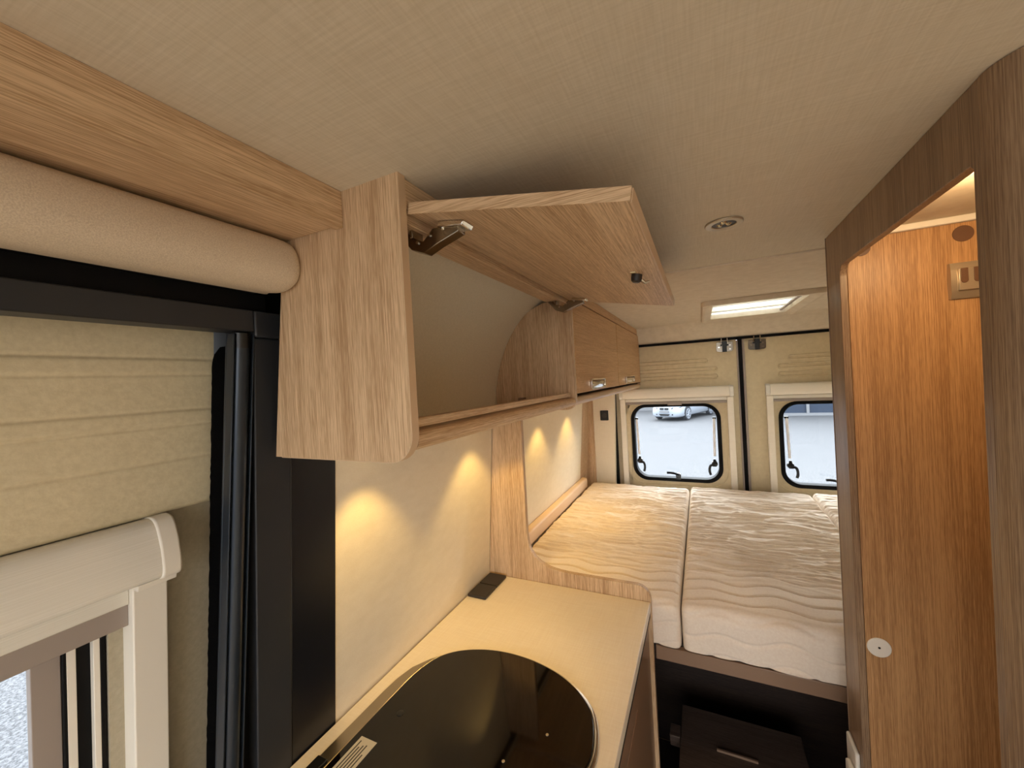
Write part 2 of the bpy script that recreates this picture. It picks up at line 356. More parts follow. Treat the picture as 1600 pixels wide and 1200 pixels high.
# sliding door: moulded pad with pressed ribs
door = setting('door_1', (-0.80, -0.2, -1.5))
zs = [0.16]; z = 0.16
prof = []
ribs = [(0.066, 0.040), (-0.017, -0.042)]
def pad_x(z):
    d = 0
    for a, b_ in ribs:
        for e in (a, b_): d -= 0.0022 * math.exp(-((z - e) / 0.0026) ** 2)
        d += 0.0022 / (1 + math.exp(-(z - b_) / 0.002)) / (1 + math.exp((z - a) / 0.002))
    d -= 0.0022 * math.exp(-((z + 0.097) / 0.003) ** 2)
    return dxz(z) + d
z = 0.17; pts = []
while z > -0.176:
    pts.append((pad_x(z), z)); z -= 0.0015
pts += [(dxz(-0.178) - 0.003, -0.179), (dxz(-0.182) - 0.012, -0.182), (dxz(-0.182) - 0.04, -0.182)]
back = [(-0.82, -0.182), (-0.82, 0.17)]
MB().prism(pts + back, 'y', -0.78, 0.398).build('door_pad', 'vinyl', door, smooth=True, angle=60)
rec = lambda z: dxz(z) - 0.016
m = MB(); ZT, ZB = -0.30, -0.80       # window opening in the door
def slab(y0, y1, z0, z1): m.prism([(rec(z0), z0), (rec(z1), z1), (rec(z1) - 0.03, z1), (rec(z0) - 0.03, z0)], 'y', y0, y1)
slab(-0.78, 0.41, ZT, -0.182); slab(0.262, 0.41, ZB, ZT); slab(-0.78, -0.62, ZB, ZT); slab(-0.78, 0.41, -1.6, ZB)
m.build('lower_panel', 'greige', door)
w3 = setting('window_1', (-0.84, -0.2, -0.8))
L = lambda z: dxz(z)
def vb(name, mat, x0, x1, y0, y1, bv=0.001):
    MB().box(x0, x1, y0, y1, ZB - 0.03, ZT + 0.03, lean=L).build(name, mat, w3, bevel=bv)
vb('inner_frame', 'grey_p', -0.030, -0.022, 0.262, 0.30)
vb('rubber_seal', 'black', -0.032, -0.020, 0.2545, 0.2605)
vb('frame_strip', 'plastic_w', -0.032, -0.020, 0.2470, 0.2545)
vb('rubber_seal', 'black', -0.045, -0.030, 0.232, 0.2475)
vb('frame_strip', 'plastic_w', -0.045, -0.028, 0.222, 0.232)
vb('rubber_seal', 'black', -0.048, -0.028, 0.2185, 0.2225)
vb('window_frame', 'greyalu' if 'greyalu' in M else 'grey_p', -0.050, -0.034, 0.190, 0.2185)
MB().box(-0.048, -0.044, -0.62, 0.215, ZB, ZT + 0.03, lean=L).build('pane', 'glass', w3)
box(-0.90, -0.805, -0.62, 0.27, ZB - 0.06, ZB).build('sill', 'black', w3)
# blind cassette on sliding door
bl = thing('window_blind', 'large off white roller blind cassette on the sliding door window', 'window blind', (-0.78, -0.1, -0.8))
cp = smooth_pts([(-0.800, -0.184), (-0.776, -0.181), (-0.760, -0.188), (-0.750, -0.210), (-0.744, -0.238), (-0.745, -0.262), (-0.760, -0.270), (-0.800, -0.272)], 4)
MB().prism(cp, 'y', -0.66, 0.303).build('cassette', 'plastic', bl, smooth=True, angle=30)
cp2 = [(x + (0.002 if x > -0.79 else 0), z + (0.002 if z > -0.22 else -0.002)) for x, z in cp]
MB().prism(cp2, 'y', 0.303, 0.328).build('end_cap', 'plastic_w', bl, bevel=0.003, seg=3)
MB().prism([(-0.755, -0.270), (-0.79, -0.268), (-0.79, -0.278), (-0.758, -0.279)], 'y', 0.278, 0.326).build('rail_cap', 'plastic_w', bl, bevel=0.001)
MB().box(-0.018, 0.016, 0.279, 0.322, -0.83, -0.276, lean=lambda z: dxz(z)).build('side_rail', 'plastic_w', bl, bevel=0.002)
MB().box(-0.018, 0.016, -0.64, -0.60, -0.83, -0.276, lean=lambda z: dxz(z)).build('side_rail', 'plastic_w', bl, bevel=0.002)
MB().box(-0.012, 0.006, -0.60, 0.279, -0.303, -0.266, lean=lambda z: dxz(z)).build('blind_rail', 'plastic', bl, bevel=0.002)
MB().box(-0.016, 0.002, -0.60, 0.279, -0.336, -0.303, lean=lambda z: dxz(z)).build('lower_rail', 'grey_p', bl, bevel=0.001)

# beam and bolster above the door
bm_ = thing('ceiling_beam', 'oak veneered box beam under the ceiling above the padded roll', 'beam', (-0.53, -0.2, 0.24))
MB().box(-0.484, -0.468, -1.0, 0.430, 0.241, ZC).build('front_board', 'oak_y', bm_, bevel=0.001)
MB().box(-0.62, -0.484, -1.0, 0.430, 0.246, 0.262).build('underside_board', 'oak_y', bm_, bevel=0.001)
pr = smooth_pts([(-0.61, 0.245), (-0.588, 0.243), (-0.570, 0.232), (-0.561, 0.212), (-0.560, 0.192), (-0.567, 0.176), (-0.584, 0.166), (-0.61, 0.162), (-0.66, 0.170)], 5)
m = MB(); cen = (-0.61, 0.20); sts = [(-1.0, 1)] + [(0.40, 1.0), (0.414, 0.985), (0.423, 0.95), (0.428, 0.88), (0.4295, 0.80)]; rows = []
full = pr + [(-0.66, 0.245)]
for y, s_ in sts: rows.append([m.bm.verts.new(V((cen[0] + (x - cen[0]) * (s_ if x > cen[0] else 1), y, cen[1] + (z - cen[1]) * (s_ if x > -0.65 else 1)))) for x, z in full])
for A, B in zip(rows, rows[1:]):
    for i in range(len(full)): m.bm.faces.new((A[i], A[(i + 1) % len(full)], B[(i + 1) % len(full)], B[i]))
m.bm.faces.new(rows[-1]); m.bm.faces.new(list(reversed(rows[0]))); bmesh.ops.recalc_face_normals(m.bm, faces=m.bm.faces[:])
tag(m.build('padded_bolster', 'bolster', smooth=True, angle=75), 'beige upholstered roll above the sliding door, under the oak beam', 'bolster')

# ------------------------------------------------------------------ wall cupboards
SIDE = [(-0.362, ZC)] + [(x, z) for x, z in reversed(arc(-0.402, -0.066, 0.04, -90, 0, 8))] + [(-0.655, -0.106), (-0.600, ZC)]
def bullnose(y0, y1):
    pts = [(-0.40, -0.092), (-0.377, -0.092)] + arc(-0.377, -0.078, 0.014, -90, 90, 8) + [(-0.40, -0.064)]
    return MB().prism(pts, 'y', y0, y1)
cb = thing('wall_cupboard', 'nearest overhead oak wall cupboard with its flap door standing open', 'cupboard', (-0.5, 0.83, -0.106))
o = MB().prism(SIDE, 'y', 0.430, 0.4445).build('side_panel', 'oak_z', cb)
# light edge band round front and lower corner
def band(pts, y0, y1, t):
    m = MB(); A = []
    for p, q in zip(pts, pts[1:]):
        pass
    rows = [[m.bm.verts.new(V((p[0], y, p[1]))) for y in (y0, y1)] for p in pts]
    nrm = []
    for i in range(len(pts)):
        a = pts[max(0, i - 1)]; b2 = pts[min(len(pts) - 1, i + 1)]; d = Vector((b2[0] - a[0], b2[1] - a[1])).normalized(); nrm.append((-d[1], d[0]))
    rows2 = [[m.bm.verts.new(V((p[0] + nn[0] * t, y, p[1] + nn[1] * t))) for y in (y0, y1)] for p, nn in zip(pts, nrm)]
    for i in range(len(pts) - 1):
        m.bm.faces.new((rows2[i][0], rows2[i][1], rows2[i + 1][1], rows2[i + 1][0])); m.bm.faces.new((rows[i][0], rows2[i][0], rows2[i + 1][0], rows[i + 1][0])); m.bm.faces.new((rows[i][1], rows[i + 1][1], rows2[i + 1][1], rows2[i][1]))
    bmesh.ops.recalc_face_normals(m.bm, faces=m.bm.faces[:]); return m
bpts = [(-0.362, ZC), (-0.362, 0.1)] + list(reversed(arc(-0.402, -0.066, 0.04, -90, 0, 8))) + [(-0.64, -0.106)]
band(bpts, 0.430, 0.4445, 0.0012).build('edge_band', 'edge', cb, smooth=True)
DIV = [(-0.388, 0.250)] + [(-0.362, 0.250)] + list(reversed(arc(-0.394, -0.070, 0.032, -90, 0, 8))) + [(-0.646, -0.102)] + smooth_pts([(-0.647, -0.03), (-0.631, 0.04), (-0.604, 0.11), (-0.564, 0.175), (-0.514, 0.225), (-0.458, 0.250)], 4)
MB().prism(DIV, 'y', 1.2255, 1.2395).build('divider_panel', 'oak_z', cb)
band([(-0.362, 0.250), (-0.362, 0.1)] + list(reversed(arc(-0.394, -0.070, 0.032, -90, 0, 8))) + [(-0.62, -0.102)], 1.2255, 1.2395, 0.0012).build('edge_band', 'edge', cb, smooth=True)
MB().box(-0.378, -0.364, 0.4455, 1.2395, 0.251, ZC - 0.001).build('top_fascia', 'oak_y', cb, bevel=0.001)
MB().box(-0.415, -0.370, 0.4455, 1.2250, 0.234, 0.250).build('hinge_board', 'oak_y', cb, bevel=0.001)
MB().box(-0.650, -0.40, 0.4455, 1.2250, -0.090, -0.078).build('floor_board', 'oak_y', cb)
bullnose(0.4455, 1.2250).build('front_rail', 'oak_y', cb, smooth=True)
MB().box(-0.388, -0.374, 0.4455, 1.2100, -0.0600, -0.047).build('retaining_strip', 'oak_y', cb, bevel=0.002)
MB().box(-0.555, -0.535, 1.205, 1.225, -0.077, -0.058).build('support_block', 'edge_d', cb)
# open flap
dvec = Vector((-0.056 + 0.361, 0.187 - 0.243)).normalized(); nvec = Vector((-dvec[1], dvec[0]))
P0 = Vector((-0.361, 0.243)); LEN = 0.306; T = 0.0160
q = [P0, P0 + dvec * LEN, P0 + dvec * LEN + nvec * T, P0 + nvec * T]
m = MB().prism([tuple(v) for v in q], 'y', 0.4485, 1.222)
flap = m.build('flap_door', 'oak_y', cb, bevel=0.0012)
flap['label'] = 'open flap door seen from its underside'
e = [P0 + dvec * (LEN - 0.001), P0 + dvec * (LEN + 0.0012), P0 + dvec * (LEN + 0.0012) + nvec * T, P0 + dvec * (LEN - 0.001) + nvec * T]
MB().prism([tuple(v) for v in e], 'y', 0.4525, 1.2215).build('edge_band', 'edge', flap, bevel=0.0004)
MB().prism([tuple(v) for v in q], 'y', 0.4472, 0.4484).build('edge_band', 'oak_x', flap)
def on_flap(s, n=0.0): v = P0 + dvec * s - nvec * n; return v
# catch on the underside
c0 = on_flap(0.262, 0.0)
kb = MB(); ax = Vector((dvec[0], 0, dvec[1])); nn = Vector((-nvec[0], 0, -nvec[1]))
prev = None; rings = []
for h_, r in ((0, 0.0105), (0.008, 0.0105), (0.013, 0.0095), (0.016, 0.006)):
    rings.append([kb.bm.verts.new(V(Vector((c0[0], 0.815, c0[1])) + nn * h_ + ax * math.cos(a) * r + Vector((0, 1, 0)) * math.sin(a) * r)) for a in [2 * math.pi * i / 20 for i in range(20)]])
for A, B in zip(rings, rings[1:]):
    for i in range(20): kb.bm.faces.new((A[i], A[(i + 1) % 20], B[(i + 1) % 20], B[i]))
kb.bm.faces.new(rings[-1]); bmesh.ops.recalc_face_normals(kb.bm, faces=kb.bm.faces[:])
catch = kb.build('catch', 'socket', flap, smooth=True)
c1 = on_flap(0.272, 0.010)
MB().tube([(c1[0], 0.815, c1[1]), (c1[0] + 0.006, 0.818, c1[1] - 0.006), (c1[0] + 0.014, 0.82, c1[1] - 0.004)], [0.0035, 0.003, 0.0025]).build('hook', 'steel', catch, smooth=True)
c2 = on_flap(0.257, -0.0005)
MB().tube([(c2[0] - 0.004, 0.79, c2[1] - 0.0010), (c2[0] + 0.006, 0.789, c2[1] - 0.0018)], 0.0022).build('screw', 'chrome', flap, smooth=True)
# lift hinges
for y in (0.490, 1.150):
    hp = MB()
    hp.box(-0.384, -0.379, y - 0.013, y + 0.013, 0.222, 0.2605)                   # plate on fascia back
    hp.box(-0.412, -0.3795, y - 0.007, y + 0.007, 0.236, 0.247)
    h1 = hp.build('hinge', 'hinge', cb, bevel=0.001)
    s0 = on_flap(0.006, 0.001); 
    MB().prism([(-0.408, 0.232), (-0.385, 0.206), (-0.362, 0.197), (-0.338, 0.206), (-0.300, 0.217), (-0.300, 0.229), (-0.345, 0.230), (-0.362, 0.215), (-0.388, 0.226), (-0.404, 0.246)], 'y', y - 0.0095, y + 0.0095).build('hinge_arm', 'hinge', h1, bevel=0.0012)
    a0, a1 = on_flap(0.030, 0.0008), on_flap(0.075, 0.0008); b0, b1 = on_flap(0.030, 0.010), on_flap(0.072, 0.008)
    MB().prism([tuple(a0), tuple(a1), tuple(b1), tuple(b0)], 'y', y - 0.014, y + 0.014).build('hinge_cup', 'chrome', h1, bevel=0.0015)
    for s_, dy in ((0.036, -0.008), (0.036, 0.008), (0.060, 0.0)):
        v = on_flap(s_, 0.008); MB().disc((v[0], y + dy, v[1]), 'z', 0.003, -0.005, 12).build('screw', 'chrome', h1)
    for px, pz in ((-0.395, 0.234), (-0.372, 0.214), (-0.35, 0.221)): MB().disc((px, y - 0.0096, pz), 'y', 0.0024, -0.0022, 12).build('rivet', 'chrome', h1)
# closed cupboards
def closed(y0, y1, ya, yb, label, end=False):
    c = thing('wall_cupboard', label, 'cupboard', (-0.5, (y0 + y1) / 2, -0.1), 'closed overhead cupboards above the bed')
    MB().box(-0.46, -0.379, y0, y1, 0.262, 0.274).build('top_board', 'oak_y', c)
    MB().box(-0.378, -0.363, y0, y1, 0.2555, ZC - 0.004).build('top_fascia', 'oak_b', c, bevel=0.001)
    MB().box(-0.650, -0.40, y0, y1, -0.090, -0.078).build('floor_board', 'oak_y', c)
    bullnose(y0, y1).build('front_rail', 'edge', c, smooth=True)  # lighter tone paints in the glossy highlight along the rail
    if end:
        MB().prism(DIV, 'y', y1 - 0.014, y1).build('end_panel', 'oak_z', c)
    d = MB().box(-0.376, -0.360, y0 + 0.003, y1 - 0.003, -0.052, 0.250).build('door', 'oak_b', c, bevel=0.0015)
    h = MB().ring(rrect(ya, yb, -0.046, -0.008, 0.005, 4), rrect(ya + 0.006, yb - 0.006, -0.041, -0.014, 0.003, 4), 'x', -0.3595, -0.3525).build('handle', 'chrome', d, bevel=0.001)
    hp = MB(); hp.strip(smooth_pts([(0, 0), (1, 0)], 2), 'y', (0, 1)) if False else None
    m = MB(); n = 10
    rows = []
    for i in range(n + 1):
        z = -0.042 + 0.024 * i / n; bulge = 0.016 * math.sin(math.pi * (0.15 + 0.5 * i / n))
        rows.append([m.bm.verts.new(V((-0.3592 + bulge * math.sin(math.pi * (0.1 + 0.8 * j / 8)), ya + 0.006 + (yb - ya - 0.012) * j / 8, z))) for j in range(9)])
    for A, B in zip(rows, rows[1:]):
        for j in range(8): m.bm.faces.new((A[j], A[j + 1], B[j + 1], B[j]))
    m.build('grip', 'chrome', h, smooth=True)
    return c
closed(1.2405, 1.966, 1.415, 1.640, 'closed overhead oak cupboard next to the open one, chrome handle')
closed(1.967, 2.74, 2.16, 2.44, 'closed overhead oak cupboard farthest back, reaching the rear doors', True)
# LED spots under the cupboards
def spot(y, label, e):
    t = thing('spotlight', label, 'lamp', (-0.585, y, -0.099), 'recessed spotlights under the overhead cupboards')
    MB().disc((-0.585, y, -0.0915), 'z', 0.026, -0.006, 28).build('rim', 'chrome', t, bevel=0.001)
    MB().disc((-0.585, y, -0.0976), 'z', 0.018, -0.001, 24).build('lens', 'led', t)
    ld = bpy.data.lights.new('spot_beam', 'SPOT'); ld.energy = e; ld.color = (1, 0.66, 0.20); ld.spot_size = math.radians(88); ld.spot_blend = 0.45; ld.shadow_soft_size = 0.012
    lo = bpy.data.objects.new('spot_beam', ld); COL.objects.link(lo); lo.parent = t; lo.location = (0, 0, -0.004); lo.rotation_euler = (0, math.radians(0), 0)
spot(0.64, 'recessed spotlight over the worktop, beside the black pillar', 3.6)
spot(1.10, 'recessed spotlight over the worktop, beside the oak partition', 3.6)
spot(1.70, 'recessed spotlight over the bed, just behind the partition', 4)
spot(2.15, 'recessed spotlight over the bed, towards the rear doors', 4)

# ------------------------------------------------------------------ partition between kitchen and bed
cut = [(wx(-0.1), -0.107), (-0.573, -0.107), (-0.574, -0.50)] + smooth_pts([(-0.574, -0.53), (-0.568, -0.58), (-0.545, -0.618), (-0.505, -0.642), (-0.45, -0.652), (-0.38, -0.654)], 4) + [(-0.215, -0.654)] + list(reversed(arc(-0.209, -0.694, 0.040, 0, 90, 8))) + [(-0.169, -1.6), (wx(-1.6), -1.6)]
pt = tag(MB().prism(cut, 'y', 1.2560, 1.2740).build('oak_partition', 'oak_z', bevel=0.0012), 'cut-out oak partition panel between the worktop and the bed', 'partition')

# ------------------------------------------------------------------ kitchen
WT = tag(MB().box(wx(-0.7) + 0.005, -0.171, 0.30, 1.2545, -0.728, -0.700).build('worktop', 'counter', bevel=0.0015), 'cream laminate worktop in front of the oak partition', 'worktop')
kc = thing('kitchen_unit', 'oak kitchen base unit below the cream worktop', 'cabinet', (-0.4, 0.77, -1.6))
MB().box(-0.70, -0.195, 0.31, 1.2545, -1.6, -0.7285).build('carcass', 'oak_z', kc)
MB().box(-0.196, -0.1725, 0.31, 1.2545, -0.742, -0.729).build('seal_strip', 'black', kc)  # black seal strip below the worktop edge
MB().box(-0.195, -0.180, 0.992, 1.2540, -1.58, -0.743).build('front_panel', 'edge_d', kc, bevel=0.001)
MB().box(-0.195, -0.177, 0.56, 0.988, -0.822, -0.743).build('drawer', 'edge_d', kc, bevel=0.0015)
MB().box(-0.195, -0.177, 0.56, 0.988, -1.55, -0.825).build('door', 'edge_d', kc, bevel=0.0015)
MB().box(-0.195, -0.177, 0.31, 0.556, -1.55, -0.743).build('door', 'edge_d', kc, bevel=0.0015)
# hob and sink unit with black glass lid
gl = [(-0.655, 0.34), (-0.655, 0.5), (-0.655, 0.66), (-0.652, 0.74), (-0.635, 0.80), (-0.60, 0.840), (-0.545, 0.868), (-0.485, 0.881), (-0.42, 0.881), (-0.362, 0.870), (-0.312, 0.851), (-0.268, 0.822), (-0.236, 0.786), (-0.218, 0.738), (-0.212, 0.69), (-0.220, 0.645), (-0.238, 0.60), (-0.246, 0.55), (-0.246, 0.34)]
gl = smooth_pts(gl, 6)
cx, cy = -0.43, 0.62
def off(pts, d):
    out = []; n = len(pts)
    for i in range(n):
        a, b2 = pts[(i - 1) % n], pts[(i + 1) % n]; v = Vector((b2[0] - a[0], b2[1] - a[1])).normalized(); out.append((pts[i][0] - v[1] * d, pts[i][1] + v[0] * d))
    return out
hb = thing('hob_unit', 'steel hob and sink unit with a black glass lid, set in the worktop', 'hob', (-0.45, 0.62, -0.70))
ogl = off(gl, 0.009)
i0 = next(i for i, p in enumerate(ogl) if p[1] > 0.83 and p[0] < -0.55)
base = [(-0.692, 0.34), (-0.692, 0.67), (-0.690, 0.715), (-0.680, 0.760), (-0.656, 0.800), (-0.632, 0.826)] + ogl[i0:-1] + [(-0.237, 0.34)]
MB().prism(base, 'z', -0.6995, -0.6965).build('steel_base', 'steel', hb, bevel=0.001)
lid = MB().prism(gl, 'z', -0.6945, -0.6885).build('glass_lid', 'bglass', hb, bevel=0.0015, seg=3)
m = MB(); pp = off(gl, 0.0025)
m.tube([(x, y, -0.6925) for x, y in pp[:-1]], 0.0018, 8); m.build('lid_rim', 'steel', hb, smooth=True)
# printed sticker
ang = math.radians(0)
st = MB().box(-0.640, -0.600, 0.40, 0.560, -0.6884, -0.6879).build('sticker', 'paper', hb)
ink = MB()
for k, (a, b2) in enumerate(((0.45, 0.552), (0.43, 0.540), (0.47, 0.545), (0.42, 0.548), (0.46, 0.53))):
    ink.box(-0.634 + k * 0.0062, -0.6315 + k * 0.0062, a, b2, -0.6879, -0.6877)
ink.build('sticker_print', 'ink', st)
for x, y in ((-0.605, 0.632), (-0.30, 0.70), (-0.355, 0.62)):
    MB().disc((x, y, -0.6885), 'z', 0.0075 if x < -0.5 else 0.003, 0.0012, 20).build('lid_screw', 'blackp' if x < -0.5 else 'steel', hb, bevel=0.0005)
MB().box(-0.689, -0.664, 0.44, 0.50, -0.6965, -0.689).build('lid_hinge', 'blackp', hb, bevel=0.002)
# pop-up switches
sk = thing('socket_block', 'charcoal twin socket block on the worktop beside the partition', 'socket', (-0.69, 1.165, -0.70))
MB().box(-0.724, -0.657, 1.090, 1.164, -0.6998, -0.690).build('lid', 'socket', sk, bevel=0.0025, seg=3)
MB().box(-0.724, -0.657, 1.167, 1.243, -0.6998, -0.690).build('lid', 'socket', sk, bevel=0.0025, seg=3)

# ------------------------------------------------------------------ bed
def mattress(name, x0f, x1f, y0, y1, label, seed, amp=1.0):
    zt, zb = -0.705, -0.842; r = 0.035
    path = [(y0, zb, -1, 0)]
    nf = 26
    for i in range(nf + 1): path.append((y0, zb + (zt - r - zb) * i / nf, -1, 0))
    for i in range(1, 9): a = math.radians(180 - 90 * i / 8); path.append((y0 + r + r * math.cos(a), zt - r + r * math.sin(a), math.cos(a), math.sin(a)))
    nt_ = 330
    for i in range(1, nt_ + 1): path.append((y0 + r + (y1 - y0 - 2 * r) * i / nt_, zt, 0, 1))
    for i in range(1, 9): a = math.radians(90 - 90 * i / 8); path.append((y1 - r + r * math.cos(a), zt - r + r * math.sin(a), math.cos(a), math.sin(a)))
    path.append((y1, zb, 1, 0))
    m = MB(); nx = 130; rows = []; s = 0; prev = path[0]
    for (y, z, ny, nz) in path:
        s += math.hypot(y - prev[0], z - prev[1]); prev = (y, z)
        row = []
        for j in range(nx + 1):
            u = j / nx; a, b2 = x0f(y), x1f(y); x = a + (b2 - a) * u
            ed = min(x - a, b2 - x); er = 0.022
            drop = 0 if ed > er else er - math.sqrt(max(0, er * er - (er - ed) ** 2))
            # quilting seams: wavy lines across the width
            wv = 0.011 * math.sin(x * 36 + seed * 2 + s * 3) + 0.006 * math.sin(x * 17 + seed)
            ph = ((s + wv) % 0.062) / 0.062; dd = min(ph, 1 - ph) * 0.062
            seam = -0.0060 * math.exp(-(dd / 0.0045) ** 2)
            top = min(1, max(0, (s - 0.30) / 0.18)) * (1 - 0.5 * min(1, max(0, (s - 1.0) / 0.5)))
            q_ = Vector((x * 3.2 + seed * 9, s * 34 + 0.5 * noise.noise(Vector((x * 4, s * 4, seed))) * 3, seed)); w1 = noise.noise(q_)
            q2 = Vector((x * 7 + seed, s * 70 + 3 * noise.noise(Vector((x * 9, s * 9, 5 + seed))), 3)); w2 = noise.noise(q2)
            wr = (0.0105 * (1 - abs(w1) * 2.4) + 0.005 * w2) * top
            soft = 0.006 * noise.noise(Vector((x * 7, s * 7, seed + 2)))
            d = (seam * (1 - 0.35 * top) + wr * amp + soft) * min(1, ed / 0.012 + 0.15)
            row.append(m.bm.verts.new(V((x, y + ny * (d - drop), z + nz * (d - drop) if z > zb + 1e-4 else z))))
        rows.append(row)
    for A, B in zip(rows, rows[1:]):
        for j in range(nx): m.bm.faces.new((A[j], A[j + 1], B[j + 1], B[j]))
    for side in (0, nx):
        m.bm.faces.new([r_[side] for r_ in rows])
    m.bm.faces.new([v for v in rows[0]] + [v for v in reversed(rows[-1])])
    bmesh.ops.recalc_face_normals(m.bm, faces=m.bm.faces[:])
    return tag(m.build(name, 'cloth', smooth=True, angle=180), label, 'mattress', None)
mattress('mattress', lambda y: -0.684, lambda y: -0.091, 1.278, 2.60, 'cream quilted mattress section on the left, against the side wall', 1, 1.0)
mattress('mattress', lambda y: -0.086, lambda y: 0.505 + 0.012 * (y - 2), 1.278, 2.63, 'wide middle cream quilted mattress section with wrinkled cover', 2)
mattress('mattress', lambda y: 0.512 + 0.012 * (y - 2), lambda y: 0.93, 1.278, 2.66, 'cream quilted mattress corner showing at the right behind the bathroom wall', 3)
bb = tag(MB().prism([(-0.731, -0.715), (-0.690, -0.715), (-0.690, -0.652), (-0.727, -0.648)], 'y', 1.29, 2.50).build('side_ledge', 'ledge', bevel=0.009, seg=4), 'peach beige padded ledge between the mattress and the side wall', 'ledge')
bf = thing('bed_frame', 'brown oak bed base carrying the quilted mattress sections', 'bed', (0.1, 1.9, -1.6))
MB().box(-0.165, 0.93, 1.280, 1.300, -0.889, -0.846).build('front_rail', 'edge_d', bf, bevel=0.002)
MB().box(-0.68, 0.93, 1.302, 2.66, -0.866, -0.846).build('base_board', 'dark', bf)
MB().box(-0.60, -0.58, 1.302, 2.66, -1.6, -0.867).build('side_support', 'dark', bf)
MB().box(0.62, 0.64, 1.302, 2.66, -1.6, -0.867).build('side_support', 'dark', bf)
MB().box(-0.578, 0.618, 1.80, 1.815, -1.6, -0.867).build('rear_panel', 'dark', bf)
MB().box(-0.578, 0.618, 1.26, 1.79, -1.5995, -1.594).build('floor_mat', 'dark', bf)
bx = thing('step_box', 'dark brown storage box standing on the floor under the bed', 'box', (0.07, 1.45, -1.6))
MB().box(-0.122, 0.257, 1.25, 1.645, -1.5935, -1.322).build('body', 'darkbox', bx, bevel=0.002)
MB().box(-0.124, 0.259, 1.248, 1.647, -1.321, -1.300).build('lid', 'darkbox', bx, bevel=0.003)
MB().box(-0.160, -0.1245, 1.49, 1.545, -1.34, -1.302).build('side_tab', 'darkbox', bx, bevel=0.003)
MB().box(-0.009, 0.112, 1.478, 1.486, -1.2998, -1.292).build('grip_slot', 'edge_d', bx, bevel=0.001)

# ------------------------------------------------------------------ rear doors
def rear_door(name, x0, x1, mirror, wx0, wx1, ribsx, bx0, bx1, seams):
    d = setting(name, ((x0 + x1) / 2, 2.75, -1.6)); Y = 2.75
    m = MB(); ox0, ox1, oz0, oz1 = wx0 + 0.01, wx1 - 0.01, -0.698, -0.216
    out = rrect(x0, x1, -1.6, 0.176, 0.004, 8); inn = rrect(ox0, ox1, oz0, oz1, 0.085, 8)
    m.ring(out, inn, 'y', Y, Y + 0.05); m.build('door_panel', 'vinyl_r', d, smooth=True, angle=30)
    for (a, b2, z) in ribsx:
        MB().tube([(a, Y + 0.001, z - 0.010), (b2 - (0.0 if b2 < a else 0), Y + 0.001, z - 0.010)] if False else
                  [(a, Y, z - 0.011), (b2, Y, z - 0.011)] + [(b2 + (0.011 if b2 > a else -0.011) * math.cos(t), Y, z + 0.011 * math.sin(t)) for t in [math.radians(-90 + 22.5 * k) for k in range(9)]] + [(a, Y, z + 0.011)], 0.0055, 8).build('pressed_rib', 'vinyl_r', d, smooth=True)
    # raised window surround
    m = MB(); m.ring(rrect(bx0 + 0.035, bx1 - 0.035, -0.750, -0.16, 0.02, 8), rrect(wx0 - 0.028, wx1 + 0.028, -0.730, -0.185, 0.10, 8), 'y', Y - 0.012, Y)
    m.build('window_surround', 'vinyl_r', d, bevel=0.004, seg=3)
    return d
door2 = rear_door('door_2', -0.53, 0.203, False, -0.436, 0.101, [(-0.53, 0.03, 0.058), (-0.53, 0.082, 0.006), (-0.53, 0.082, -0.040)], -0.476, 0.174, 0)
door3 = rear_door('door_3', 0.245, 0.95, True, 0.400, 0.925, [(0.95, 0.475, 0.048), (0.95, 0.425, 0.000), (0.95, 0.425, -0.046)], 0.339, 0.985, 0)
